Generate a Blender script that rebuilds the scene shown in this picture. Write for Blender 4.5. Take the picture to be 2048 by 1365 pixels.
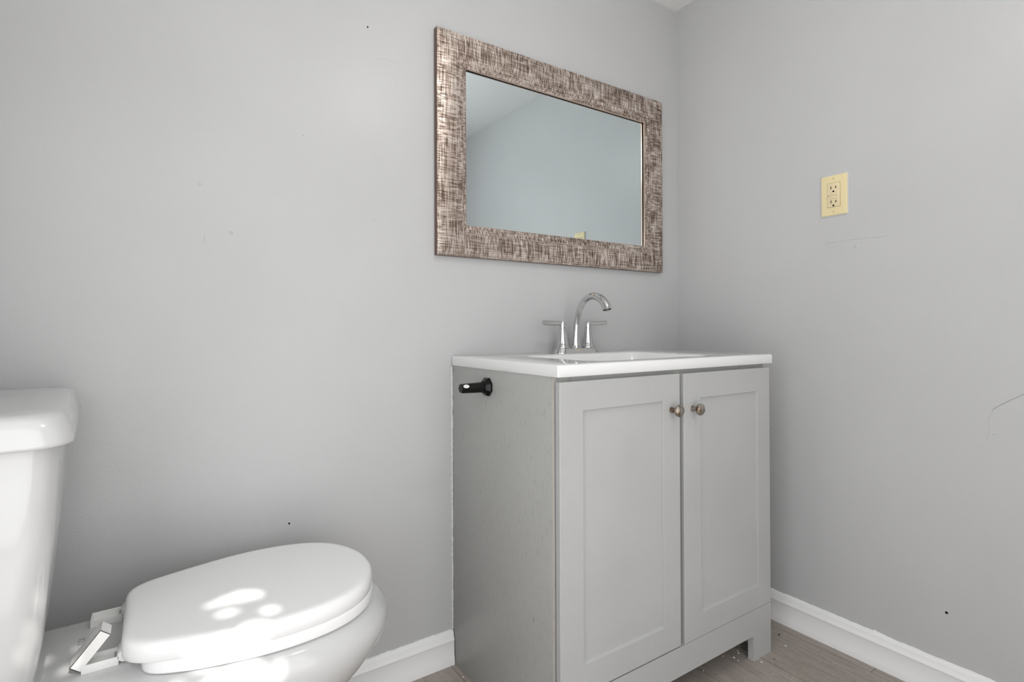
import bpy, bmesh, math, random
from mathutils import Vector, Matrix
for o in list(bpy.data.objects):
    bpy.data.objects.remove(o, do_unlink=True)
S = bpy.context.scene
COL = S.collection
random.seed(7)
R = math.radians

# ------------------------------------------------------------------ camera
cd = bpy.data.cameras.new('camera'); cam = bpy.data.objects.new('camera', cd); COL.objects.link(cam)
yaw, pit, rol = R(33.8233), R(0.3456), R(-0.2034)
fw = Vector((math.sin(yaw)*math.cos(pit), math.cos(yaw)*math.cos(pit), math.sin(pit)))
rt = Vector((math.cos(yaw), -math.sin(yaw), 0)); up = rt.cross(fw)
rt2 = rt*math.cos(rol) + up*math.sin(rol); up2 = up*math.cos(rol) - rt*math.sin(rol)
M = Matrix((rt2, up2, -fw)).transposed().to_4x4(); M.translation = Vector((-1.6162, -1.3151, 0.9065))
cam.matrix_world = M
cd.sensor_fit = 'HORIZONTAL'; cd.sensor_width = 36.0; cd.lens = 36.0*1079.17/2048
cd.shift_y = -31.53/2048; cd.clip_start = 0.02
S.camera = cam

# ------------------------------------------------------------------ light and exposure
S.view_settings.view_transform = 'Standard'; S.view_settings.look = 'None'
S.view_settings.exposure = 0.0; S.view_settings.gamma = 1.0
try: S.view_settings.use_curve_mapping = False
except Exception: pass
W = bpy.data.worlds.new('sky'); S.world = W; W.use_nodes = True
nt = W.node_tree; bg = nt.nodes['Background']
sky = nt.nodes.new('ShaderNodeTexSky'); sky.sky_type = 'HOSEK_WILKIE'; sky.turbidity = 3
sky.sun_direction = (0.1, -0.74, 0.67)
nt.links.new(sky.outputs[0], bg.inputs[0]); bg.inputs[1].default_value = 0.6

SUN_D = Vector((-0.10, 0.74, -0.67)).normalized()
def light(name, kind, loc, dirv, energy, col=(1,1,1), **kw):
    d = bpy.data.lights.new(name, kind); d.energy = energy; d.color = col
    for k, v in kw.items(): setattr(d, k, v)
    o = bpy.data.objects.new(name, d); COL.objects.link(o); o.location = loc
    o.rotation_euler = Vector(dirv).to_track_quat('-Z', 'Y').to_euler()
    return o
light('sun', 'SUN', (-1.0, -6.0, 5.0), SUN_D, 6.0, (1.0, 0.97, 0.92), angle=R(0.53))
FY = -1.72                                          # inner face of the wall behind the camera
DX0, DX1, DZ = -1.86, -.62, 1.98                    # unseen doorway added in that wall for broad frontal light
light('added_doorway_light', 'AREA', ((DX0+DX1)/2, FY-0.05, .98), (0.08, 1, 0.0), 15.5, (1.0, 1.0, 1.0),
      shape='RECTANGLE', size=DX1-DX0-.04, size_y=1.88)  # area fill set in the added doorway

WY0, WY1, WZ0, WZ1 = -1.60, -.72, .25, 1.62          # unseen left-wall window, added to brighten right wall and cabinet side
light('added_window_light', 'AREA', (-1.985-.03, (WY0+WY1)/2, (WZ0+WZ1)/2), (1, 0.0, 0.0), 9.5, (1.0, 1.0, 1.0),
      shape='RECTANGLE', size=WY1-WY0-.08, size_y=WZ1-WZ0-.08)  # area fill set in the added window

# ------------------------------------------------------------------ helpers
def mat(name, base, rough=.5, metal=0., spec=.5, coat=0., bump=None, ior=None):
    m = bpy.data.materials.new(name); m.use_nodes = True
    b = m.node_tree.nodes['Principled BSDF']
    b.inputs['Base Color'].default_value = (*base, 1); b.inputs['Roughness'].default_value = rough
    b.inputs['Metallic'].default_value = metal; b.inputs['Specular IOR Level'].default_value = spec
    b.inputs['Coat Weight'].default_value = coat
    if bump:
        sc, dist, strength, detail = bump
        add_bump(m, sc, dist, strength, detail)
    return m
def N(m, t, **kw):
    n = m.node_tree.nodes.new(t)
    for k, v in kw.items(): setattr(n, k, v)
    return n
def L(m, a, b): m.node_tree.links.new(a, b)
def coords(m, scale=(1,1,1), space='Object'):
    tc = N(m, 'ShaderNodeTexCoord'); mp = N(m, 'ShaderNodeMapping'); mp.inputs['Scale'].default_value = scale
    L(m, tc.outputs[space], mp.inputs['Vector']); return mp.outputs[0]
def noise(m, scale, vec, detail=2., rough=.5):
    n = N(m, 'ShaderNodeTexNoise'); n.inputs['Scale'].default_value = scale
    n.inputs['Detail'].default_value = detail; n.inputs['Roughness'].default_value = rough
    L(m, vec, n.inputs['Vector']); return n.outputs['Fac']
def ramp(m, fac, stops):
    r = N(m, 'ShaderNodeValToRGB'); e = r.color_ramp.elements
    e[0].position, e[0].color = stops[0][0], (*stops[0][1], 1)
    e[1].position, e[1].color = stops[-1][0], (*stops[-1][1], 1)
    for p, c in stops[1:-1]:
        x = e.new(p); x.color = (*c, 1)
    L(m, fac, r.inputs[0]); return r.outputs[0]
def mathn(m, op, a, b=None, clamp=False):
    n = N(m, 'ShaderNodeMath', operation=op, use_clamp=clamp)
    for i, v in enumerate((a, b)):
        if v is None: continue
        if isinstance(v, (int, float)): n.inputs[i].default_value = v
        else: L(m, v, n.inputs[i])
    return n.outputs[0]
def bump_from(m, h, dist, strength):
    b = N(m, 'ShaderNodeBump'); b.inputs['Distance'].default_value = dist; b.inputs['Strength'].default_value = strength
    L(m, h, b.inputs['Height']); L(m, b.outputs[0], m.node_tree.nodes['Principled BSDF'].inputs['Normal'])
def add_bump(m, sc, dist, strength, detail):
    bump_from(m, noise(m, sc, coords(m), detail), dist, strength)
def base_of(m): return m.node_tree.nodes['Principled BSDF'].inputs['Base Color']
def rough_of(m): return m.node_tree.nodes['Principled BSDF'].inputs['Roughness']
def lin(r, g=None, b=None):
    if g is None: g = b = r
    f = lambda c: (c/255/12.92 if c/255 <= .04045 else ((c/255+.055)/1.055)**2.4)
    return (f(r), f(g), f(b))

def obj(name, bm, m, parent=None, smooth=True, angle=35, mats=None):
    bmesh.ops.recalc_face_normals(bm, faces=bm.faces)
    me = bpy.data.meshes.new(name); bm.to_mesh(me); bm.free()
    for x in (mats or [m]): me.materials.append(x)
    if smooth:
        me.polygons.foreach_set('use_smooth', [True]*len(me.polygons))
        me.set_sharp_from_angle(angle=R(angle))
    o = bpy.data.objects.new(name, me); COL.objects.link(o)
    if parent is not None:
        o.parent = parent
        o.matrix_parent_inverse = Matrix.Translation(-parent.location) if parent.type == 'EMPTY' else Matrix.Identity(4)
        if parent.parent is not None: o.matrix_parent_inverse = Matrix.Identity(4)
    return o
def thing(name, label, cat, loc, group=None):
    o = bpy.data.objects.new(name, None); COL.objects.link(o); o.location = loc; o.empty_display_size = .05
    o['label'] = label; o['category'] = cat
    if group: o['group'] = group
    return o
def tag(o, label, cat, group=None):
    o['label'] = label; o['category'] = cat
    if group: o['group'] = group
    return o
def struct(o): o['kind'] = 'structure'; return o
def box(bm, x0, x1, y0, y1, z0, z1, bev=0., seg=2):
    r = bmesh.ops.create_cube(bm, size=1.)
    vs = r['verts']
    for v in vs:
        v.co = Vector(((x0+x1)/2+v.co.x*(x1-x0), (y0+y1)/2+v.co.y*(y1-y0), (z0+z1)/2+v.co.z*(z1-z0)))
    if bev:
        es = {e for v in vs for e in v.link_edges}
        bmesh.ops.bevel(bm, geom=list(es), offset=bev, segments=seg, affect='EDGES', profile=.5)
    return bm
def nb(): return bmesh.new()
def loft(bm, rings, cap0=True, cap1=True, closed=True):
    V = [[bm.verts.new(p) for p in r] for r in rings]
    n = len(V[0])
    for a, b in zip(V, V[1:]):
        for i in range(n if closed else n-1):
            j = (i+1) % n
            try: bm.faces.new((a[i], a[j], b[j], b[i]))
            except ValueError: pass
    if cap0: bm.faces.new(V[0])
    if cap1: bm.faces.new(V[-1])
    return bm
def lathe(bm, prof, origin, axis=(0,0,1), seg=40, cap0=True, cap1=True):
    ax = Vector(axis).normalized(); q = Vector((0,0,1)).rotation_difference(ax); o = Vector(origin)
    rings = []
    for r, h in prof:
        r = max(r, 1e-5)
        rings.append([o + q @ Vector((r*math.cos(2*math.pi*i/seg), r*math.sin(2*math.pi*i/seg), h)) for i in range(seg)])
    return loft(bm, rings, cap0, cap1)
def spline(pts, n):
    P = [Vector(p) for p in pts]; out = []
    P2 = [P[0]*2-P[1]] + P + [P[-1]*2-P[-2]]
    for i in range(len(P)-1):
        a, b, c, d = P2[i:i+4]
        for k in range(n):
            t = k/n
            out.append(.5*((2*b)+(c-a)*t+(2*a-5*b+4*c-d)*t*t+(3*b-a-3*c+d)*t**3))
    out.append(P[-1]); return out
def tube(bm, pts, radii, seg=24, cap=True, squash=None):
    pts = [Vector(p) for p in pts]; rings = []
    t0 = (pts[1]-pts[0]).normalized(); u = t0.orthogonal().normalized()
    for i, p in enumerate(pts):
        t = (pts[min(i+1, len(pts)-1)] - pts[max(i-1, 0)]).normalized()
        u = (u - t*u.dot(t)).normalized(); v = t.cross(u)
        r = radii[i] if isinstance(radii, list) else radii
        rings.append([p + u*math.cos(2*math.pi*k/seg)*r + v*math.sin(2*math.pi*k/seg)*r for k in range(seg)])
    return loft(bm, rings, cap, cap)
def rrect(x0, x1, y0, y1, r, z, k=8):
    out = []
    for cx, cy, a0 in ((x1-r, y1-r, 0), (x0+r, y1-r, 90), (x0+r, y0+r, 180), (x1-r, y0+r, 270)):
        for i in range(k+1):
            a = R(a0+90*i/k); out.append(Vector((cx+r*math.cos(a), cy+r*math.sin(a), z)))
    return out

# ------------------------------------------------------------------ materials
def wall_material(name, col):
    m = mat(name, col, .34, spec=.35)
    v = coords(m)
    h = mathn(m, 'ADD', noise(m, 260, v, 2), mathn(m, 'MULTIPLY', noise(m, 45, v, 3), 1.4))
    bump_from(m, h, .0010, .22)
    c = ramp(m, noise(m, 3.0, v, 3), [(.3, tuple(x*.975 for x in col)), (.7, tuple(x*1.02 for x in col))])
    L(m, c, base_of(m)); return m
M_wall = wall_material('grey_wall_paint', (.515, .515, .52))
M_ceil = mat('popcorn_ceiling', (.87, .87, .86), .9, spec=.1)
_v = coords(M_ceil); bump_from(M_ceil, mathn(M_ceil, 'ADD', noise(M_ceil, 120, _v, 4, .65), noise(M_ceil, 320, _v, 2)), .004, .8)
M_trim = mat('white_trim_paint', (.88, .88, .88), .32, spec=.4, bump=(90, .0006, .25, 2))
M_caulk = mat('white_caulk', (.70, .70, .69), .6, spec=.3, bump=(220, .0012, .5, 2))
M_porc = mat('white_porcelain', (.60, .60, .60), .09, spec=.5, coat=.15)
M_plast = mat('white_plastic', (.86, .86, .86), .22, spec=.45)
M_hinge = mat('warm_white_plastic', (.84, .835, .82), .3, spec=.4)
M_top = mat('white_cultured_marble', (.80, .80, .80), .07, spec=.5, coat=.3)
M_chrome = mat('chrome', (.60, .60, .60), .07, 1.)
M_glass = mat('mirror_silver', lin(226, 236, 238), .004, 1.)
M_black = mat('black_metal', (.003, .003, .003), .25, 0., spec=.28)
M_hole = mat('dark_recess', (.008, .008, .008), .8, spec=.1)
M_stick = mat('white_sticker', (.78, .76, .75), .5)
M_ink = mat('grey_print', (.32, .32, .32), .7)
M_rim = mat('pale_grey_paint_rim', (.56, .57, .585), .5)
M_ivory = mat('ivory_plastic', lin(228, 212, 168), .3, spec=.4)
M_ivory2 = mat('ivory_receptacle', lin(226, 209, 172), .32, spec=.4)
M_crumb = mat('white_crumb', (.80, .79, .76), .8)
M_dark_crumb = mat('dark_crumb', (.03, .028, .025), .8)
# brushed nickel knobs with a little brown tarnish
M_nickel = mat('brushed_nickel', (.42, .39, .35), .32, 1.)
_v = coords(M_nickel); L(M_nickel, ramp(M_nickel, noise(M_nickel, 70, _v, 3), [(.36, lin(112, 88, 70)), (.55, lin(176, 170, 160))]), base_of(M_nickel))
# vanity paint: doors, and the laminated side with scuffs
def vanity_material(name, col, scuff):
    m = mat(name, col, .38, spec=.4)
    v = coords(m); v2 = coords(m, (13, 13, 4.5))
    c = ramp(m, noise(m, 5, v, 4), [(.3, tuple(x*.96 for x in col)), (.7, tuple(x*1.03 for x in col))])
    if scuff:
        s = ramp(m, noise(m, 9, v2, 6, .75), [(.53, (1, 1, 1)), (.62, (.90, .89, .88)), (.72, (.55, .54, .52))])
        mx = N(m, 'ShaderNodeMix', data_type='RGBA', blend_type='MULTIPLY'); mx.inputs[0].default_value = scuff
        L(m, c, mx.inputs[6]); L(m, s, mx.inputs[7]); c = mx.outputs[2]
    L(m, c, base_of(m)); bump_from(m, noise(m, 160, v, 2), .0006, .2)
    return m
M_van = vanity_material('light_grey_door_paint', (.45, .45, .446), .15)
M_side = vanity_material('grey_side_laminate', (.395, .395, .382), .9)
# floor planks
M_floor = mat('brown_vinyl_plank', (.15, .12, .10), .42, spec=.4)
_vr = coords(M_floor); _rot = _vr.node; _rot.inputs['Rotation'].default_value = (0, 0, R(90)); _rot.inputs['Location'].default_value = (.1, .045, 0)
_br = N(M_floor, 'ShaderNodeTexBrick'); L(M_floor, _vr, _br.inputs['Vector'])
_br.offset = .37; _br.inputs['Color1'].default_value = (*lin(158, 149, 141), 1); _br.inputs['Color2'].default_value = (*lin(169, 160, 153), 1)
_br.inputs['Mortar'].default_value = (*lin(118, 107, 99), 1); _br.inputs['Scale'].default_value = 1.
_br.inputs['Brick Width'].default_value = 1.2; _br.inputs['Row Height'].default_value = .18; _br.inputs['Mortar Size'].default_value = .0012
_vs = coords(M_floor, (34, 3.0, 1)); _vt = coords(M_floor, (8, 70, 1))
_g = ramp(M_floor, noise(M_floor, 3.2, _vs, 6, .65), [(.3, (.78, .75, .72)), (.5, (1, 1, 1)), (.72, (1.16, 1.15, 1.15))])
_g2 = ramp(M_floor, noise(M_floor, 5, _vt, 4, .6), [(.35, (.86, .85, .84)), (.65, (1.1, 1.1, 1.1))])
_m1 = N(M_floor, 'ShaderNodeMix', data_type='RGBA', blend_type='MULTIPLY'); _m1.inputs[0].default_value = 1
L(M_floor, _br.outputs['Color'], _m1.inputs[6]); L(M_floor, _g, _m1.inputs[7])
_m2 = N(M_floor, 'ShaderNodeMix', data_type='RGBA', blend_type='MULTIPLY'); _m2.inputs[0].default_value = .8
L(M_floor, _m1.outputs[2], _m2.inputs[6]); L(M_floor, _g2, _m2.inputs[7]); L(M_floor, _m2.outputs[2], base_of(M_floor))
bump_from(M_floor, noise(M_floor, 3.2, _vs, 6, .65), .001, .3)
# mirror frame: champagne metal foil with a cross-hatched weave
def frame_material(name, along):
    m = mat(name, (.4, .33, .29), .34, .82, spec=.5)
    # along 0: bar runs in x (hatching mostly upright); along 1: bar runs in z
    vup = coords(m, (1, 1, .045)); vac = coords(m, (.045, 1, 1))
    a = noise(m, 420, vup, 2, .5); b = noise(m, 420, vac, 2, .5); big = noise(m, 26, coords(m), 3)
    wa, wb = ((.68, .38) if along == 0 else (.5, .55))
    h = mathn(m, 'ADD', mathn(m, 'MULTIPLY', a, wa), mathn(m, 'MULTIPLY', b, wb))
    h = mathn(m, 'ADD', h, mathn(m, 'MULTIPLY', mathn(m, 'SUBTRACT', big, .5), .22))
    c = ramp(m, h, [(.41, lin(98, 84, 74)), (.48, lin(150, 133, 122)), (.55, lin(184, 167, 156)), (.63, lin(240, 228, 219))])
    L(m, c, base_of(m))
    L(m, ramp(m, h, [(.42, (.55,)*3), (.66, (.24,)*3)]), rough_of(m))
    bump_from(m, h, .0012, .5)
    return m
M_frame_h = frame_material('champagne_weave_across', 0)
M_frame_v = frame_material('champagne_weave_upright', 1)
M_frame_side = mat('brown_frame_edge', lin(112, 92, 82), .45, .3)
M_lip = mat('champagne_lip', lin(205, 180, 165), .25, .9)

# ------------------------------------------------------------------ setting
CZ = 2.0787
LX = -1.985
def slab(name, m, *b):
    bm = nb(); box(bm, *b); return struct(obj(name, bm, m, smooth=False))
wall_back = slab('wall_back', M_wall, LX-.1, .1, 0, .1, -.05, CZ+.05)
wall_right = slab('wall_right', M_wall, 0, .1, FY-.1, 0, -.05, CZ+.05)
bm = nb()
for b in ((FY-.1, WY0, -.05, CZ+.05), (WY1, 0, -.05, CZ+.05), (WY0, WY1, -.05, WZ0), (WY0, WY1, WZ1, CZ+.05)):
    box(bm, LX-.1, LX, b[0], b[1], b[2], b[3])
wall_left = struct(obj('wall_left', bm, M_wall, smooth=False))
bm = nb(); f = .03
for b in ((WY0, WY0+f, WZ0, WZ1), (WY1-f, WY1, WZ0, WZ1), (WY0+f, WY1-f, WZ0, WZ0+f), (WY0+f, WY1-f, WZ1-f, WZ1)):
    box(bm, LX-.09, LX-.04, b[0], b[1], b[2], b[3], .002)
struct(obj('added_window_1', bm, M_trim))  # frame of the added, unseen window
slab('floor', M_floor, LX, 0, FY, 0, -.05, 0)
slab('ceiling', M_ceil, LX, 0, FY, 0, CZ, CZ+.05)
bm = nb()
for b in ((LX, DX0, 0, CZ), (DX1, 0, 0, CZ), (DX0, DX1, DZ, CZ)):
    box(bm, b[0], b[1], FY-.1, FY, b[2], b[3])
struct(obj('wall_front', bm, M_wall, smooth=False))
bm = nb(); f = .06
for b in ((DX0-f, DX0, 0, DZ+f), (DX1, DX1+f, 0, DZ+f), (DX0, DX1, DZ, DZ+f)):
    box(bm, b[0], b[1], FY, FY+.012, b[2], b[3], .002)
struct(obj('trim_3', bm, M_trim))
bm = nb(); box(bm, -6, 4, -7, FY-.1, -.25, -.12)
struct(obj('ground', bm, mat('grey_patio', (.3, .3, .29), .9), smooth=False))
# dents and nail holes the photograph shows in the paint
for (px, pz) in ((-1.166, 1.661), (-1.352, .461)):
    bm = nb(); lathe(bm, [(.0022, .0005), (.0016, .0008)], (px, 0, pz), (0, -1, 0), 10); obj('nail_hole', bm, M_hole, wall_back)
for (py, pz, r) in ((-.806, .208, .0032),):
    bm = nb(); lathe(bm, [(r, .0005), (r*.6, .0009)], (0, py, pz), (-1, 0, 0), 9); obj('nail_hole', bm, M_hole, wall_right)
for (px, pz, r) in ((-1.529, 1.216, .005), (-1.470, 1.117, .004), (-.75, .99, .003), (-1.32, 1.36, .0025), (-1.15, 1.18, .003)):
    bm = nb(); lathe(bm, [(r, 0), (r*.75, .0009), (r*.3, .0014)], (px, 0, pz), (0, -1, 0), 12); obj('paint_blob', bm, M_wall, wall_back)
for (py, pz, r) in ((-.215, 1.72, .004), (-.61, 1.13, .006), (-.36, .60, .003), (-.50, .73, .003), (-.90, .66, .003), (-.62, .36, .003)):
    bm = nb(); lathe(bm, [(r, 0), (r*.75, .0009), (r*.3, .0014)], (0, py, pz), (-1, 0, 0), 12); obj('paint_blob', bm, M_wall, wall_right)

M_scr = mat('grey_scratch', (.30, .30, .30), .7)
def scratch(pts, r, m, par):
    bm = nb(); tube(bm, spline(pts, 6), r, 6); obj('scratch', bm, m, par)
scratch([(-.0002, -.896, .715), (-.0002, -.922, .736), (-.0002, -.965, .766)], .0006, M_scr, wall_right)
scratch([(-.0001, -.896, .713), (-.0001, -.889, .690), (-.0001, -.890, .668), (-.0001, -.884, .640)], .0007, M_wall, wall_right)
scratch([(-.0001, -.526, 1.149), (-.0001, -.60, 1.150), (-.0001, -.691, 1.147)], .0006, M_wall, wall_right)
scratch([(-.0001, -.528, 1.146), (-.0001, -.537, 1.136), (-.0001, -.56, 1.137)], .0006, M_wall, wall_right)
scratch([(-.0001, -.560, .924), (-.0001, -.5605, .916), (-.0001, -.559, .907)], .0008, M_wall, wall_right)
scratch([(-.0001, -.743, .198), (-.0001, -.752, .217), (-.0001, -.776, .220)], .0007, M_wall, wall_right)
scratch([(-.0001, -.778, .330), (-.0001, -.7785, .316)], .0007, M_wall, wall_right)
scratch([(-1.141, -.0001, 1.588), (-1.118, -.0001, 1.594), (-1.094, -.0001, 1.590)], .0005, M_wall, wall_back)
scratch([(-1.520, -.0001, 1.110), (-1.523, -.0001, 1.090)], .0006, M_wall, wall_back)

def baseboard(name, p0, p1, nrm):
    prof = [(.0140, 0), (.0138, .010), (.0128, .018), (.0108, .026), (.0102, .060), (.0112, .0625), (.0122, .065), (.0112, .0685),
            (.0085, .073), (.0078, .079), (.0066, .0835), (.0040, .088), (0, .0902)]
    p0, p1, nrm = Vector(p0), Vector(p1), Vector(nrm); n = 260; rings = []
    rnd = random.Random(len(name)*7)
    j = 0.
    for i in range(n+1):
        p = p0.lerp(p1, i/n); j = j*.6 + rnd.uniform(-1, 1)*.0009
        if rnd.random() < .02: j += .0028
        ring = []
        for k, (t, h) in enumerate(prof):
            ring.append(p + nrm*t + Vector((0, 0, h + (j if k == len(prof)-1 else j*.4 if k == len(prof)-2 else 0))))
        ring.append(p + Vector((0, 0, 0)))
        rings.append(ring)
    bm = nb(); loft(bm, rings); return struct(obj(name, bm, M_trim, angle=28))
baseboard('baseboard_back', (LX+.015, 0, 0), (-.9335, 0, 0), (0, -1, 0))
baseboard('baseboard_right', (0, 0, 0), (0, FY, 0), (-1, 0, 0))
baseboard('baseboard_left', (LX, 0, 0), (LX, FY, 0), (1, 0, 0))
def bead(name, pts, r, seed, jit):
    rnd = random.Random(seed); P = []
    rad = []
    for p in spline(pts, 60):
        P.append(p + Vector((rnd.uniform(-1, 1)*jit, 0, 0))); rad.append(r*rnd.uniform(.6, 1.3))
    bm = nb(); tube(bm, P, rad, 8); return struct(obj(name, bm, M_caulk))
bead('trim_1', [(-.9335, -.0012, .092), (-.9335, -.0012, .45), (-.9335, -.0012, .803)], .0026, 3, .0007)
_b = bead('trim_2', [(-.0006, -.0006, .84), (-.0006, -.0006, 1.4), (-.0006, -.0006, CZ-.004)], .0013, 4, .0004)
_b.data.materials[0] = M_wall

# ------------------------------------------------------------------ unseen tree added outside the doorway (leaves laid to block sun except at the spots)
SPOTS = [  # where sunlight lands: x, y, z, half width across, half height along the light
 (-1.533,-.305,.455,.013,.008),(-1.512,-.300,.455,.018,.013),(-1.488,-.298,.455,.022,.017),(-1.470,-.305,.455,.016,.014),
 (-1.515,-.346,.455,.020,.010),(-1.456,-.375,.455,.017,.012),
 (-1.486,-.415,.447,.026,.022),(-1.490,-.415,.430,.024,.018),(-1.528,-.415,.441,.026,.018),(-1.545,-.415,.430,.022,.012),
 (-1.560,-.415,.455,.014,.009),(-1.506,-.43,.395,.034,.024),(-1.535,-.43,.39,.026,.022),(-1.490,-.43,.385,.026,.022),(-1.454,-.425,.381,.012,.016),(-1.585,-.425,.415,.012,.008),
 (-1.716,-.285,.405,.013,.010),(-1.708,-.225,.405,.010,.007),
 (-1.722,-.455,.600,.007,.010),(-1.733,-.455,.560,.003,.006),(-1.740,-.455,.535,.003,.006)]
PU = Vector((1, 0, 0)); PU = (PU - SUN_D*PU.dot(SUN_D)).normalized(); PV = SUN_D.cross(PU).normalized()
ctr = Vector((-1.52, -.35, .43)); TD = ctr - SUN_D*2.28
holes = []
for x, y, z, ru, rv in SPOTS:
    d = Vector((x, y, z)) - ctr; holes.append((d.dot(PU), d.dot(PV), max(.004, ru-.006), max(.0038, rv-.0045)))
M_leaf = mat('green_leaf', (.05, .12, .03), .5)
M_bark = mat('brown_bark', (.10, .07, .05), .9, bump=(40, .01, .8, 4))
rnd = random.Random(11)
tree = thing('tree', 'unseen leafy green tree added outside the doorway, its gaps shaped for the sun spots', 'tree', (TD.x, TD.y-.25, 0))
bm = nb(); tube(bm, spline([(TD.x+.80, TD.y-.45, -.3), (TD.x+.78, TD.y-.42, 1.5), (TD.x+.72, TD.y-.38, 2.6), (TD.x+.62, TD.y-.4, 4.2)], 6), [.10-.0028*i for i in range(19)], 14)
obj('trunk', bm, M_bark, tree)
bm = nb(); n_l = 0
def leaf(a, b, depth, ln, wd, ang, tilt):
    c = TD + PU*a + PV*b - SUN_D*depth
    e1 = PU*math.cos(ang) + PV*math.sin(ang); e2 = (-PU*math.sin(ang) + PV*math.cos(ang)) + SUN_D*tilt
    pts = []
    for t, w in ((-.5, 0), (-.3, .38), (0, .5), (.28, .32), (.5, 0)):
        pts.append((t, w))
    top = [c + e1*ln*t + e2*wd*w for t, w in pts]; bot = [c + e1*ln*t - e2*wd*w for t, w in pts[1:-1]]
    vs = [bm.verts.new(p) for p in top + bot[::-1]]
    bm.faces.new(vs)
def clear(a, b, r):
    for u, v, ru, rv in holes:
        if ((a-u)/(ru+r))**2 + ((b-v)/(rv+r))**2 < 1: return False
    return True
A0, A1, B0, B1, G = -.50, .45, -.36, .36, .004
NA, NB = int((A1-A0)/G), int((B1-B0)/G)
cover = [[False]*NB for _ in range(NA)]
cells = [(i, k) for i in range(NA) for k in range(NB)]; rnd.shuffle(cells)
for i, k in cells:
    if cover[i][k]: continue
    a, b = A0+(i+.5)*G, B0+(k+.5)*G
    if not clear(a, b, .0035): continue
    for sz in (.085, .06, .042, .03, .021, .014, .010, .007):
        if clear(a, b, sz*.5): break
    leaf(a, b, rnd.uniform(0, .14), sz, sz*.8, rnd.uniform(0, 6.28), rnd.uniform(-.15, .15))
    q = int(sz*.27/G)
    for ii in range(max(0, i-q), min(NA, i+q+1)):
        for kk in range(max(0, k-q), min(NB, k+q+1)):
            if (ii-i)**2+(kk-k)**2 <= q*q: cover[ii][kk] = True
for i in range(-20, 28):
    for k in range(-28, 18):
        a, b = i*.05+rnd.uniform(-.01, .01), k*.05+rnd.uniform(-.01, .01)
        if A0+.05 < a < A1-.05 and B0+.05 < b < B1-.05: continue
        for rep_ in range(2):
            if clear(a, b, .065): leaf(a, b, rnd.uniform(0, .25), .13, .10, rnd.uniform(0, 6.28), rnd.uniform(-.2, .2))
fo = obj('sun_gap_foliage', bm, M_leaf, tree, smooth=False); fo['kind'] = 'stuff'  # leaves arranged to mask the sun outside the chosen gaps

# ------------------------------------------------------------------ vanity cabinet
XL, XR = -.932, -.1735
CF = -.4405; DF = -.4585
van = thing('vanity_cabinet', 'light grey two-door bathroom vanity cabinet under the white sink top', 'cabinet', (-.55, -.22, 0))
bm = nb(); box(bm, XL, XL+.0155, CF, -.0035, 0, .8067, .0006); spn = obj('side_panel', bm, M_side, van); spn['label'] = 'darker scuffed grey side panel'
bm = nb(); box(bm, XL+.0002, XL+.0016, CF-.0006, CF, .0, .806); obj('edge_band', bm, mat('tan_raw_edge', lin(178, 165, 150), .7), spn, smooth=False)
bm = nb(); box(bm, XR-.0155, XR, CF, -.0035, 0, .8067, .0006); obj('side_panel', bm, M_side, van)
bm = nb(); box(bm, XL+.0155, XR-.0155, -.42, -.0035, .132, .147, .0005); obj('bottom_panel', bm, M_van, van)
bm = nb(); box(bm, XL+.0155, XR-.0155, -.012, -.0035, .147, .8067); obj('back_panel', bm, M_van, van)
bm = nb()
box(bm, XL+.0155, XR-.0155, CF, CF+.018, .745, .8067, .0005); obj('top_rail', bm, M_side, van)
# bottom apron with feet: outline in x-z, extruded in y
def apron():
    out = [(XL, 0), (XL, .1385), (XR, .1385), (XR, 0)]
    fx0, fx1, hz, r = XL+.084, XR-.083, .0685, .009
    pts = out + [(fx1, 0)]
    for i in range(7): a = R(0+90*i/6); pts.append((fx1-r+r*math.cos(a), hz-r+r*math.sin(a)))
    for i in range(7): a = R(90+90*i/6); pts.append((fx0+r+r*math.cos(a), hz-r+r*math.sin(a)))
    pts.append((fx0, 0))
    bm = nb()
    loft(bm, [[Vector((x, y, z)) for x, z in pts] for y in (DF+.0008, CF-.0006)])
    return bm
obj('apron', apron(), M_van, van, angle=30)
def door(x0, x1, z0, z1, fl, fr, fb, ft, kx, kz, lab):
    yb, yf, rec = CF-.0042, DF, .0056
    def ring(ix0, ix1, iz0, iz1, y): return [Vector(p) for p in ((x0+ix0, y, z0+iz0), (x1-ix1, y, z0+iz0), (x1-ix1, y, z1-iz1), (x0+ix0, y, z1-iz1))]
    bm = nb(); b = .0016
    loft(bm, [ring(0, 0, 0, 0, yb), ring(0, 0, 0, 0, yf+b), ring(b*.3, b*.3, b*.3, b*.3, yf+b*.3), ring(b, b, b, b, yf),
              ring(fl, fr, fb, ft, yf), ring(fl+.0005, fr+.0005, fb+.0005, ft+.0005, yf+.0008),
              ring(fl+.0008, fr+.0008, fb+.003, ft+.0008, yf+rec)])
    d = obj('door', bm, M_van, van, angle=18)
    d['label'] = lab
    bm = nb()
    lathe(bm, [(.0075, 0), (.0068, .003), (.0055, .008), (.0055, .013), (.0095, .0165), (.0135, .0195), (.0146, .0225), (.0138, .0262), (.010, .0295), (.005, .0312), (.0008, .0317)], (kx, yf, kz), (0, -1, 0), 32)
    obj('knob', bm, M_nickel, d)
door(-.9265, -.5555, .1415, .7962, .0625, .0605, .0605, .0620, -.5865, .7115, 'left cabinet door')
door(-.5408, -.1735, .1392, .7955, .0635, .0595, .0600, .0630, -.5095, .7085, 'right cabinet door')

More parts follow.
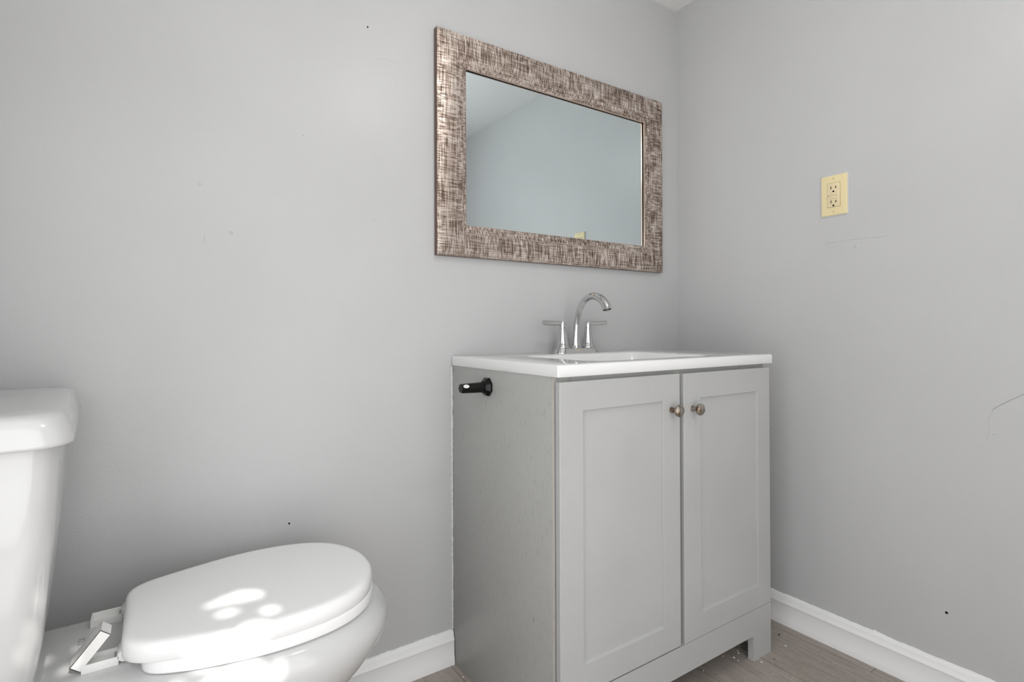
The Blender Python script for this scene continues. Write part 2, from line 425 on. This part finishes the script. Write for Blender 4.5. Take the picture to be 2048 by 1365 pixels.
# ------------------------------------------------------------------ sink top
TX0, TX1, TY0, TY1, TZ0, TZ1 = -.9345, -.1655, -.4635, -.0022, .8067, .8322
st = thing('sink_top', 'glossy white vanity sink top with a rectangular basin', 'sink', (-.55, -.23, .8067))
bm = nb()
r0 = lambda i, z: rrect(TX0+i, TX1-i, TY0+i, TY1-i, .004, z, 8)
bx0, bx1, by0, by1 = -.787, -.362, -.412, -.122
rb = lambda i, z, r=.04: rrect(bx0+i, bx1-i, by0+i, by1-i, r, z, 8)
loft(bm, [r0(.06, TZ0-.0001), r0(.001, TZ0), r0(0, TZ0+.001), r0(0, TZ1-.004), r0(.0012, TZ1-.0012), r0(.004, TZ1),
          rb(-.004, TZ1, .044), rb(0, TZ1-.0012), rb(.003, TZ1-.005), rb(.012, TZ1-.05), rb(.022, TZ1-.095), rb(.05, TZ1-.112, .03), rb(.12, TZ1-.118, .02)], False, True)
obj('countertop', bm, M_top, st, angle=50)
bm = nb(); lathe(bm, [(.022, -.002), (.022, .001), (.017, .0025), (.012, .001), (.002, .0005)], ((bx0+bx1)/2, (by0+by1)/2, TZ1-.118), (0, 0, 1), 28); obj('drain', bm, M_chrome, st)

# ------------------------------------------------------------------ faucet
FX, FYc, FZ = -.5435, -.060, TZ1
fa = thing('faucet', 'chrome two-handle faucet with a tall curved spout on the sink top', 'faucet', (FX, FYc, FZ))
def stadium(hx, hy, z, k=10):
    out = []
    for s, a0 in ((1, -90), (-1, 90)):
        for i in range(k+1):
            a = R(a0+180*i/k); out.append(Vector((FX+s*(hx-hy)+hy*math.cos(a), FYc+hy*math.sin(a), z)))
    return out
bm = nb(); loft(bm, [stadium(.0845, .0275, FZ), stadium(.0845, .0275, FZ+.0012), stadium(.0825, .0262, FZ+.003), stadium(.0765, .0232, FZ+.0120), stadium(.0745, .0222, FZ+.0142), stadium(.0735, .0212, FZ+.0148)])
obj('base_plate', bm, M_chrome, fa, angle=50)
path = [(-.0600, .0148), (-.0612, .035), (-.0630, .062), (-.0660, .090), (-.0730, .117), (-.086, .1405), (-.105, .158), (-.128, .1672), (-.150, .1668), (-.171, .1592), (-.186, .1475), (-.1945, .1360), (-.1975, .1265)]
P = spline([(FX, y, FZ+z) for y, z in path], 8); n = len(P)
rad = []
for i in range(n):
    t = i/(n-1)
    rb_ = .0092 + .0100*max(0, 1-t/.24)**1.6
    if t > .5: rb_ = .0092 + .0050*((t-.5)/.5)**1.3
    rad.append(rb_)
bm = nb(); tube(bm, P, rad, 28)
sp = obj('spout', bm, M_chrome, fa, angle=50)
tdir = (P[-1]-P[-3]).normalized()
bm = nb(); lathe(bm, [(.0108, -.001), (.0108, .0006), (.0080, .0006), (.0076, -.004), (.001, -.004)], P[-1], tdir, 24); obj('aerator', bm, M_hole, sp)
bm = nb(); lathe(bm, [(.0205, .0146), (.0212, .0165), (.0205, .0190), (.0190, .0200)], (FX, FYc, FZ), (0, 0, 1), 36); obj('collar', bm, M_chrome, fa)
for s in (-1, 1):
    hx = FX + s*.0505
    prof = [(.0205, .0146), (.0212, .0165), (.0207, .0190), (.0190, .0205), (.0168, .030), (.0142, .044), (.0118, .058), (.0102, .0700), (.0098, .0745), (.0092, .0750), (.0098, .0756), (.0098, .0925), (.0088, .0945), (.006, .0950)]
    bm = nb(); lathe(bm, prof, (hx, FYc, FZ), (0, 0, 1), 36); h = obj('handle', bm, M_chrome, fa, angle=40)
    h['label'] = 'left handle' if s < 0 else 'right handle'
    lv = [(hx+s*.004, FYc, FZ+.0895), (hx+s*.02, FYc-.001, FZ+.0890), (hx+s*.045, FYc-.002, FZ+.0894), (hx+s*.066, FYc-.003, FZ+.0908), (hx+s*.0742, FYc-.003, FZ+.0912)]
    Q = spline(lv, 6); rr = [.0062+.0010*i/(len(Q)-1) for i in range(len(Q))]; rr[-1] = .0058
    bm = nb(); tube(bm, Q, rr, 18); obj('lever', bm, M_chrome, h, angle=50)

# ------------------------------------------------------------------ mirror
mi = thing('wall_mirror', 'rectangular wall mirror in a champagne cross-hatched metallic frame', 'mirror', (-.54, -.001, 1.408))
mx0, mx1, mz0, mz1 = -.9845, -.0995, 1.1035, 1.7120
ix0, ix1, iz0, iz1 = -.8946, -.1875, 1.1912, 1.6225
# profile across a bar: t = 0 outer edge .. 1 inner edge, depth from the wall
PROF = [(0, .0015), (0, .0170), (.008, .0188), (.12, .0198), (.35, .0212), (.60, .0205), (.82, .0180), (.955, .0155), (.985, .0148)]
LIP = [(.985, .0148), (1.0, .0140), (1.004, .0098)]
def bar(corner_a, corner_b, inner_a, inner_b, m, ):
    def rings(prof):
        out = []
        for t, d in prof:
            a = Vector(corner_a).lerp(Vector(inner_a), t); b = Vector(corner_b).lerp(Vector(inner_b), t)
            out.append([Vector((a.x, -d, a.y)), Vector((b.x, -d, b.y))])
        return out
    bm = nb()
    V = []
    rr = rings(PROF + LIP[1:])
    V = [[bm.verts.new(p) for p in r] for r in rr]
    for r in rings([(.955, .0098), (.955, .0015)]): V.append([bm.verts.new(p) for p in r])  # rabbet faces, coloured near black to stand in for the gap's shade
    for i, (a, b) in enumerate(zip(V, V[1:])):
        f = bm.faces.new((a[0], a[1], b[1], b[0]))
        f.material_index = 1 if i == 0 else (2 if len(PROF)-1 <= i < len(PROF)+1 else 3 if i > len(PROF) else 0)
    bm.faces.new((V[0][0], V[0][1], V[-1][1], V[-1][0]))
    bm.faces.new([v[0] for v in V]); bm.faces.new([v[1] for v in V])
    o = obj('frame_bar', bm, m, mi, angle=40, mats=[m, M_frame_side, M_lip, M_hole]); return o
bar((mx0, mz1), (mx1, mz1), (ix0, iz1), (ix1, iz1), M_frame_h)
bar((mx0, mz0), (mx1, mz0), (ix0, iz0), (ix1, iz0), M_frame_h)
bar((mx0, mz0), (mx0, mz1), (ix0, iz0), (ix0, iz1), M_frame_v)
bar((mx1, mz0), (mx1, mz1), (ix1, iz0), (ix1, iz1), M_frame_v)
MT = .0  # lean of the pane
bm = nb(); box(bm, ix0-.0035, ix1+.0035, -.0068, -.0030, iz0-.0035, iz1+.0035); obj('mirror_pane', bm, M_glass, mi, smooth=False)

# ------------------------------------------------------------------ outlet on the right wall
oy0, oy1, oz0, oz1 = -.5187, -.5888, 1.225, 1.3393; oc = (oy0+oy1)/2
ou = thing('wall_outlet', 'ivory electrical outlet with a cover plate on the right wall', 'outlet', (0, oc, (oz0+oz1)/2))
def yz_rings(specs):  # rounded rectangles in the y-z plane at depth x
    out = []
    for inset, r, x, (a0, a1, b0, b1) in specs:
        out.append([Vector((x, p.x, p.y)) for p in rrect(a0+inset, a1-inset, b0+inset, b1-inset, r, 0, 5)])
    return out
PL = (oy1, oy0, oz0, oz1)
bm = nb(); loft(bm, yz_rings([(-.0026, .003, -.0001, PL), (-.0022, .003, -.0018, PL), (.0005, .003, -.0026, PL)])); obj('paint_rim', bm, M_rim, ou)
bm = nb(); loft(bm, yz_rings([(0, .002, -.0022, PL), (0, .002, -.0035, PL), (.0012, .0025, -.0052, PL), (.0035, .003, -.0060, PL)])); obj('cover_plate', bm, M_ivory, ou, angle=30)
RC = (oc-.0172, oc+.0172, 1.2485, 1.3165)
bm = nb(); loft(bm, yz_rings([(-.0007, .0015, -.0058, RC), (-.0007, .0015, -.0062, RC)])); obj('receptacle_gap', bm, mat('brown_gap', lin(120, 96, 62), .7), ou)
bm = nb(); loft(bm, yz_rings([(0, .0012, -.0060, RC), (0, .0012, -.0068, RC), (.0008, .0012, -.0074, RC)]))
rc = obj('receptacle', bm, M_ivory2, ou)
def small(name, y0, y1, z0, z1, x0, x1, m, par, bev=0):
    bm = nb(); box(bm, x0, x1, y0, y1, z0, z1, bev); return obj(name, bm, m, par, smooth=False)
for zc in (1.2995, 1.2595):
    small('slot', oc-.0066-.0010, oc-.0066+.0010, zc+.0005, zc+.0075, -.0077, -.0070, M_hole, rc)
    small('slot', oc+.0066-.0010, oc+.0066+.0010, zc-.0002, zc+.0082, -.0077, -.0070, M_hole, rc)
    bm = nb(); lathe(bm, [(.0026, 0), (.0026, .0008)], (-.0070, oc, zc-.0070), (-1, 0, 0), 16); obj('ground_hole', bm, M_hole, rc)
for zc in (1.2862, 1.2768):
    b_ = (oc-.0080, oc+.0080, zc-.0040, zc+.0040)
    bm = nb(); loft(bm, yz_rings([(-.0004, .001, -.0072, b_), (-.0004, .001, -.0075, b_)])); obj('button_gap', bm, mat('tan_gap', lin(176, 150, 112), .6), rc)
    bm = nb(); loft(bm, yz_rings([(0, .001, -.0074, b_), (.0002, .001, -.0082, b_), (.001, .001, -.0086, b_)])); obj('button', bm, M_ivory2, rc)
small('indicator_light', oc+.0128, oc+.0142, 1.2795, 1.2835, -.0079, -.0070, mat('dark_red_lens', lin(84, 52, 40), .4), rc)
for zc in (1.2342, 1.3300):
    bm = nb(); lathe(bm, [(.0034, 0), (.0032, .0008), (.0018, .0012)], (-.0058, oc, zc), (-1, 0, 0), 16); s_ = obj('screw', bm, M_ivory, ou)
    small('screw_slot', oc-.0005, oc+.0005, zc-.0028, zc+.0028, -.0072, -.0066, mat('slot_tan', lin(140, 112, 72), .6), s_)

# ------------------------------------------------------------------ toilet paper holder
ph = thing('toilet_paper_holder', 'black toilet paper holder post on the cabinet side, holding no roll', 'toilet paper holder', (XL, -.187, .7645))
def ngon_ring(x, cy, cz, ry, rz, n, rot):
    return [Vector((x, cy+ry*math.cos(R(rot)+2*math.pi*i/n), cz+rz*math.sin(R(rot)+2*math.pi*i/n))) for i in range(n)]
PY, PZ = -.187, .7645
bm = nb(); loft(bm, [ngon_ring(x, PY, PZ, a, a, 8, 22.5) for x, a in ((XL-.0002, .0236), (XL-.0050, .0236), (XL-.0068, .0222), (XL-.0130, .0160), (XL-.0150, .0150))])
obj('mounting_plate', bm, M_black, ph, angle=20)
bm = nb(); loft(bm, [ngon_ring(x, PY, PZ, a, a, 6, 0) for x, a in ((XL-.013, .0142), (XL-.030, .0136), (XL-.0735, .0122), (XL-.0755, .0106))])
po = obj('post', bm, M_black, ph, angle=20)
bm = nb()
cc = Vector((XL-.064, PY-.0076, PZ+.0079)); nr = Vector((0, -math.cos(R(30))*1, math.sin(R(60)))); nr = Vector((0, -.866, .5)).normalized()
nr = Vector((0, -math.sin(R(60)), math.cos(R(60)))); e1 = Vector((1, 0, 0)); e2 = nr.cross(e1)
base_c = Vector((XL-.065, PY, PZ)) + nr*.0109
vs = [[base_c + nr*h + e1*.0078*math.cos(a) + e2*.0044*math.sin(a) for a in [2*math.pi*i/24 for i in range(24)]] for h in (0, .0006)]
loft(bm, vs); stk = obj('sticker', bm, M_stick, po); stk['label'] = 'white oval sticker'
bm = nb()
for i, (a, b, w, h) in enumerate([(-.0035, .0012, .0016, .0006), (-.0008, -.0004, .0018, .0006), (.002, .0012, .0012, .0006), (.0026, -.001, .0014, .0006)]):
    q = [base_c + nr*.0008 + e1*(a+sx*w/2) + e2*(b+sy*h/2) for sx, sy in ((-1, -1), (1, -1), (1, 1), (-1, 1))]
    bm.faces.new([bm.verts.new(p) for p in q])
obj('print', bm, M_ink, stk, smooth=False)

# ------------------------------------------------------------------ toilet
YC = -.255
to = thing('toilet', 'white two-piece toilet with closed lid on the left', 'toilet', (-1.55, YC, 0))
def interp(tab, x):
    if x <= tab[0][0]: return tab[0][1]
    for (a, va), (b, vb) in zip(tab, tab[1:]):
        if x <= b: return va + (vb-va)*(x-a)/(b-a)
    return tab[-1][1]
def outline(tab, n=72):
    """closed outline from (x, half width) stations, resampled evenly"""
    pts = [Vector((x, w, 0)) for x, w in tab]
    pts = spline(pts, 10)
    full = pts + [Vector((p.x, -p.y, 0)) for p in pts[::-1][1:]]
    if tab[0][1] > 1e-6: full = full + [full[0].copy()]
    Ls = [0]
    for a, b in zip(full, full[1:]): Ls.append(Ls[-1] + (b-a).length)
    out = []; k = 0
    for i in range(n):
        s = Ls[-1]*i/n
        while Ls[k+1] < s: k += 1
        t = (s-Ls[k])/max(1e-9, Ls[k+1]-Ls[k]); out.append(full[k].lerp(full[k+1], t))
    return out
def place(ol, z, inset=0., cx=None):
    n = len(ol); out = []
    for i, p in enumerate(ol):
        t = (ol[(i+1) % n]-ol[i-1]).normalized(); nrm = Vector((t.y, -t.x, 0))
        q = p - nrm*inset*ORI
        out.append(Vector((q.x, YC+q.y, z)))
    return out
# orientation sign so that a positive inset shrinks
LID = [(-1.6520, .070), (-1.6495, .090), (-1.640, .106), (-1.620, .121), (-1.585, .133), (-1.545, .144), (-1.485, .157), (-1.430, .160), (-1.375, .153), (-1.330, .136), (-1.295, .108), (-1.272, .070), (-1.260, .032), (-1.2575, 0)]
ol = outline(LID, 120)
_t = (ol[1]-ol[-1]).normalized(); _n = Vector((_t.y, -_t.x, 0)); ORI = 1 if (_n.dot(ol[0]-Vector((-1.45, 0, 0))) > 0) else -1
bm = nb()
loft(bm, [place(ol, .4270, .006), place(ol, .4270, .0006), place(ol, .4275, 0), place(ol, .4420, -.0002), place(ol, .4490, .0012), place(ol, .4530, .0045), place(ol, .4546, .0095), place(ol, .4550, .016)])
obj('lid', bm, M_plast, to, angle=60)
SEAT = [(-1.628, .085), (-1.624, .106), (-1.608, .122), (-1.575, .137), (-1.545, .146), (-1.485, .158), (-1.430, .161), (-1.375, .154), (-1.330, .137), (-1.295, .109), (-1.271, .071), (-1.259, .033), (-1.2565, 0)]
os_ = outline(SEAT, 120)
bm = nb(); loft(bm, [place(os_, .4068, .010), place(os_, .4060, .003), place(os_, .4075, .0005), place(os_, .4100, 0), place(os_, .4235, 0), place(os_, .4262, .0012), place(os_, .4266, .004)])
obj('seat', bm, M_plast, to, angle=60)
def bowl_tab(xf, w, xb, wb, wm=None):
    return [(xb, wb*.82), (xb+.012, wb*.97), (xb+.05, wb), (xb+.14, wb*1.02), (xb+.24, wb+(w-wb)*.15), (-1.62, wb+(w-wb)*.62), (-1.55, wb+(w-wb)*.90), (-1.47, w), (xf-.175, w*.985), (xf-.115, w*.90), (xf-.06, w*.715), (xf-.022, w*.46), (xf-.004, w*.19), (xf, 0)]
BW = [(0.0, -1.300, .112, -1.76, .105), (.015, -1.302, .108, -1.76, .103), (.06, -1.335, .098, -1.75, .095), (.13, -1.362, .094, -1.75, .092), (.20, -1.338, .112, -1.77, .095),
      (.25, -1.302, .134, -1.80, .098), (.30, -1.258, .158, -1.84, .102), (.335, -1.234, .172, -1.88, .108), (.362, -1.2235, .178, -1.92, .118), (.380, -1.2285, .177, -1.93, .124), (.394, -1.2400, .172, -1.935, .126), (.402, -1.2500, .165, -1.932, .124), (.405, -1.262, .155, -1.925, .118)]
bm = nb()
rings = []
for z, xf, w, xb, wb in BW:
    o_ = outline(bowl_tab(xf, w, xb, wb), 140); rings.append([Vector((p.x, YC+p.y, z)) for p in o_])
loft(bm, rings); obj('bowl', bm, M_porc, to, angle=60)
# tank
def tank_ring(xb, xf, y0, y1, r, z, bow=.0):
    ring = rrect(xb, xf, y0, y1, r, z, 8)
    for p in ring:
        if p.x > (xb+xf)/2:
            t = (p.y-(y0+y1)/2)/((y1-y0)/2)
            p.x += bow*(1-t*t)*(p.x-(xb+xf)/2)/((xf-xb)/2)
    return ring
bm = nb()
loft(bm, [tank_ring(-1.930, -1.765, -.400, -.110, .03, .4058), tank_ring(-1.938, -1.757, -.412, -.098, .034, .412), tank_ring(-1.944, -1.742, -.432, -.072, .036, .50), tank_ring(-1.950, -1.729, -.446, -.052, .036, .64), tank_ring(-1.954, -1.7235, -.452, -.042, .036, .7635)])
TROT = Matrix.Translation((-1.83, -.25, 0)) @ Matrix.Rotation(R(3.8), 4, 'Z') @ Matrix.Translation((1.83, .25, 0))
bmesh.ops.transform(bm, matrix=TROT, verts=bm.verts)
obj('tank', bm, M_porc, to, angle=60)
bm = nb()
TL = lambda i, z: tank_ring(-1.962+i, -1.709-i, -.470+i, -.030-i, .040, z, .0)
loft(bm, [TL(.012, .7620), TL(.003, .7622), TL(.0005, .7645), TL(.0003, .7680), TL(.004, .785), TL(.0085, .7965), TL(.014, .8018), TL(.022, .8035), TL(.05, .8042)])
bmesh.ops.transform(bm, matrix=TROT, verts=bm.verts)
obj('tank_lid', bm, M_porc, to, angle=60)
# hinges on the deck behind the lid
for y0, opened in ((-.166, True), (-.313, True)):
    x0, x1, z0 = -1.700, -1.6555, .4048; y1 = y0+.032; h = .0125; t = .0022
    bm = nb()
    for b in ((x0, x1, y0, y0+t, z0, z0+h), (x0, x1, y1-t, y1, z0, z0+h), (x0, x0+t, y0+t, y1-t, z0, z0+h), (x1-t, x1, y0+t, y1-t, z0, z0+h*.7), (x0+t, x1-t, y0+t, y1-t, z0, z0+.006)):
        box(bm, *b, .0005, 1)
    hg = obj('hinge', bm, M_hinge, to, angle=40)
    bm = nb()
    for xx in (-1.690, -1.680, -1.667): box(bm, xx-.0007, xx+.0007, y0+.008, y0+.014, z0+.006, z0+.0068)
    box(bm, -1.6615, -1.6577, y0+.007, y1-.007, z0+.006, z0+.0092)
    obj('clip_detail', bm, mat('hinge_clip_grey', (.38, .38, .38), .6), hg, smooth=False)  # grey dots and bar on the tray floor
    bm = nb(); lathe(bm, [(.0085, 0), (.0095, .002), (.0095, .030), (.0085, .032)], (-1.6485, y0, .4165), (0, 1, 0), 20); obj('pivot', bm, M_hinge, hg)
# flipped-up cap of the nearer hinge
cap_a = R(51); cl, cw, ch = .058, .030, .016
bm = nb(); tt = .0018
for b in ((0, cl, 0, cw, ch-tt, ch), (0, cl, 0, tt, 0, ch), (0, cl, cw-tt, cw, 0, ch), (cl-tt, cl, 0, cw, 0, ch), (0, tt, 0, cw, 0, ch)):
    box(bm, *b, .0004, 1)
bmesh.ops.transform(bm, matrix=Matrix.Translation((-1.7015, -.312, .4085)) @ Matrix.Rotation(-cap_a, 4, 'Y'), verts=bm.verts)
obj('hinge_cap', bm, M_hinge, to, angle=40)['label'] = 'flipped-up hinge cap'
# faint stamped mark on the deck
tx = bpy.data.curves.new('stamp', 'FONT'); tx.body = 'KEX'; tx.size = .013; tx.extrude = .00012; tx.align_x = 'CENTER'
to_ = bpy.data.objects.new('stamp_tmp', tx); COL.objects.link(to_)
dg = bpy.context.evaluated_depsgraph_get(); me = bpy.data.meshes.new_from_object(to_.evaluated_get(dg)); bpy.data.objects.remove(to_)
me.materials.clear(); me.materials.append(M_ink)
me.transform(Matrix.Translation((-1.704, -.205, .4052)) @ Matrix.Rotation(R(90), 4, 'Z'))
so = bpy.data.objects.new('stamped_mark', me); COL.objects.link(so); so.parent = to; so.matrix_parent_inverse = Matrix.Translation(-to.location)

# ------------------------------------------------------------------ crumbs on the floor
def crumb(x, y, s, m, label, group, seed):
    rn = random.Random(seed); bm = nb(); bmesh.ops.create_icosphere(bm, subdivisions=1, radius=s)
    for v in bm.verts: v.co = Vector((v.co.x*rn.uniform(.6, 1.3), v.co.y*rn.uniform(.6, 1.3), v.co.z*.6*rn.uniform(.7, 1.1)))
    zmin = min(v.co.z for v in bm.verts)
    bmesh.ops.translate(bm, verts=bm.verts, vec=(x, y, -zmin))
    tag(obj('paint_crumb' if m is M_crumb else 'dirt_crumb', bm, m, None, smooth=False), label, 'crumb', group)
for i, (x, y, s) in enumerate(((-.225, -.395, .0022), (-.249, -.405, .003), (-.257, -.413, .003), (-.286, -.418, .0032), (-.288, -.432, .0024), (-.304, -.397, .002), (-.404, -.407, .0018))):
    crumb(x, y, s, M_crumb, 'tiny white crumb on the floor under the cabinet apron', 'white crumbs under the cabinet', i)
crumb(-.244, -.472, .0028, M_crumb, 'tiny white crumb on the floor in front of the cabinet foot', None, 21)
crumb(-.116, -.468, .003, M_crumb, 'tiny white crumb on the floor between cabinet foot and right baseboard', None, 22)
crumb(-.942, -.075, .003, M_crumb, 'tiny white crumb on the floor against the cabinet side panel', None, 23)
crumb(-.077, -.426, .0032, M_dark_crumb, 'dark speck of dirt on the floor by the right baseboard', None, 31)
crumb(-.200, -.483, .0020, M_dark_crumb, 'dark speck of dirt on the floor in front of the cabinet foot', None, 32)

# ------------------------------------------------------------------ ceiling lamp (above the frame)
LPX, LPY = -.87, -.93
cl_ = thing('ceiling_lamp', 'round white globe lamp on the ceiling above the frame', 'lamp', (LPX, LPY, CZ))
bm = nb(); lathe(bm, [(.07, 0), (.07, -.012), (.05, -.022), (.010, -.026), (.010, -.165), (.045, -.170)], (LPX, LPY, CZ), (0, 0, 1), 40); obj('lamp_base', bm, M_trim, cl_)
M_em = mat('lamp_glow', (.9, .9, .9), .4)
_p = M_em.node_tree.nodes['Principled BSDF']; _p.inputs['Emission Color'].default_value = (1, .985, .96, 1); _p.inputs['Emission Strength'].default_value = 22.0
bm = nb(); lathe(bm, [(.045, -.020), (.066, -.035), (.079, -.060), (.083, -.085), (.077, -.112), (.060, -.134), (.034, -.148), (.001, -.152)], (LPX, LPY, CZ-.145), (0, 0, 1), 40); obj('lamp_shade', bm, M_em, cl_)
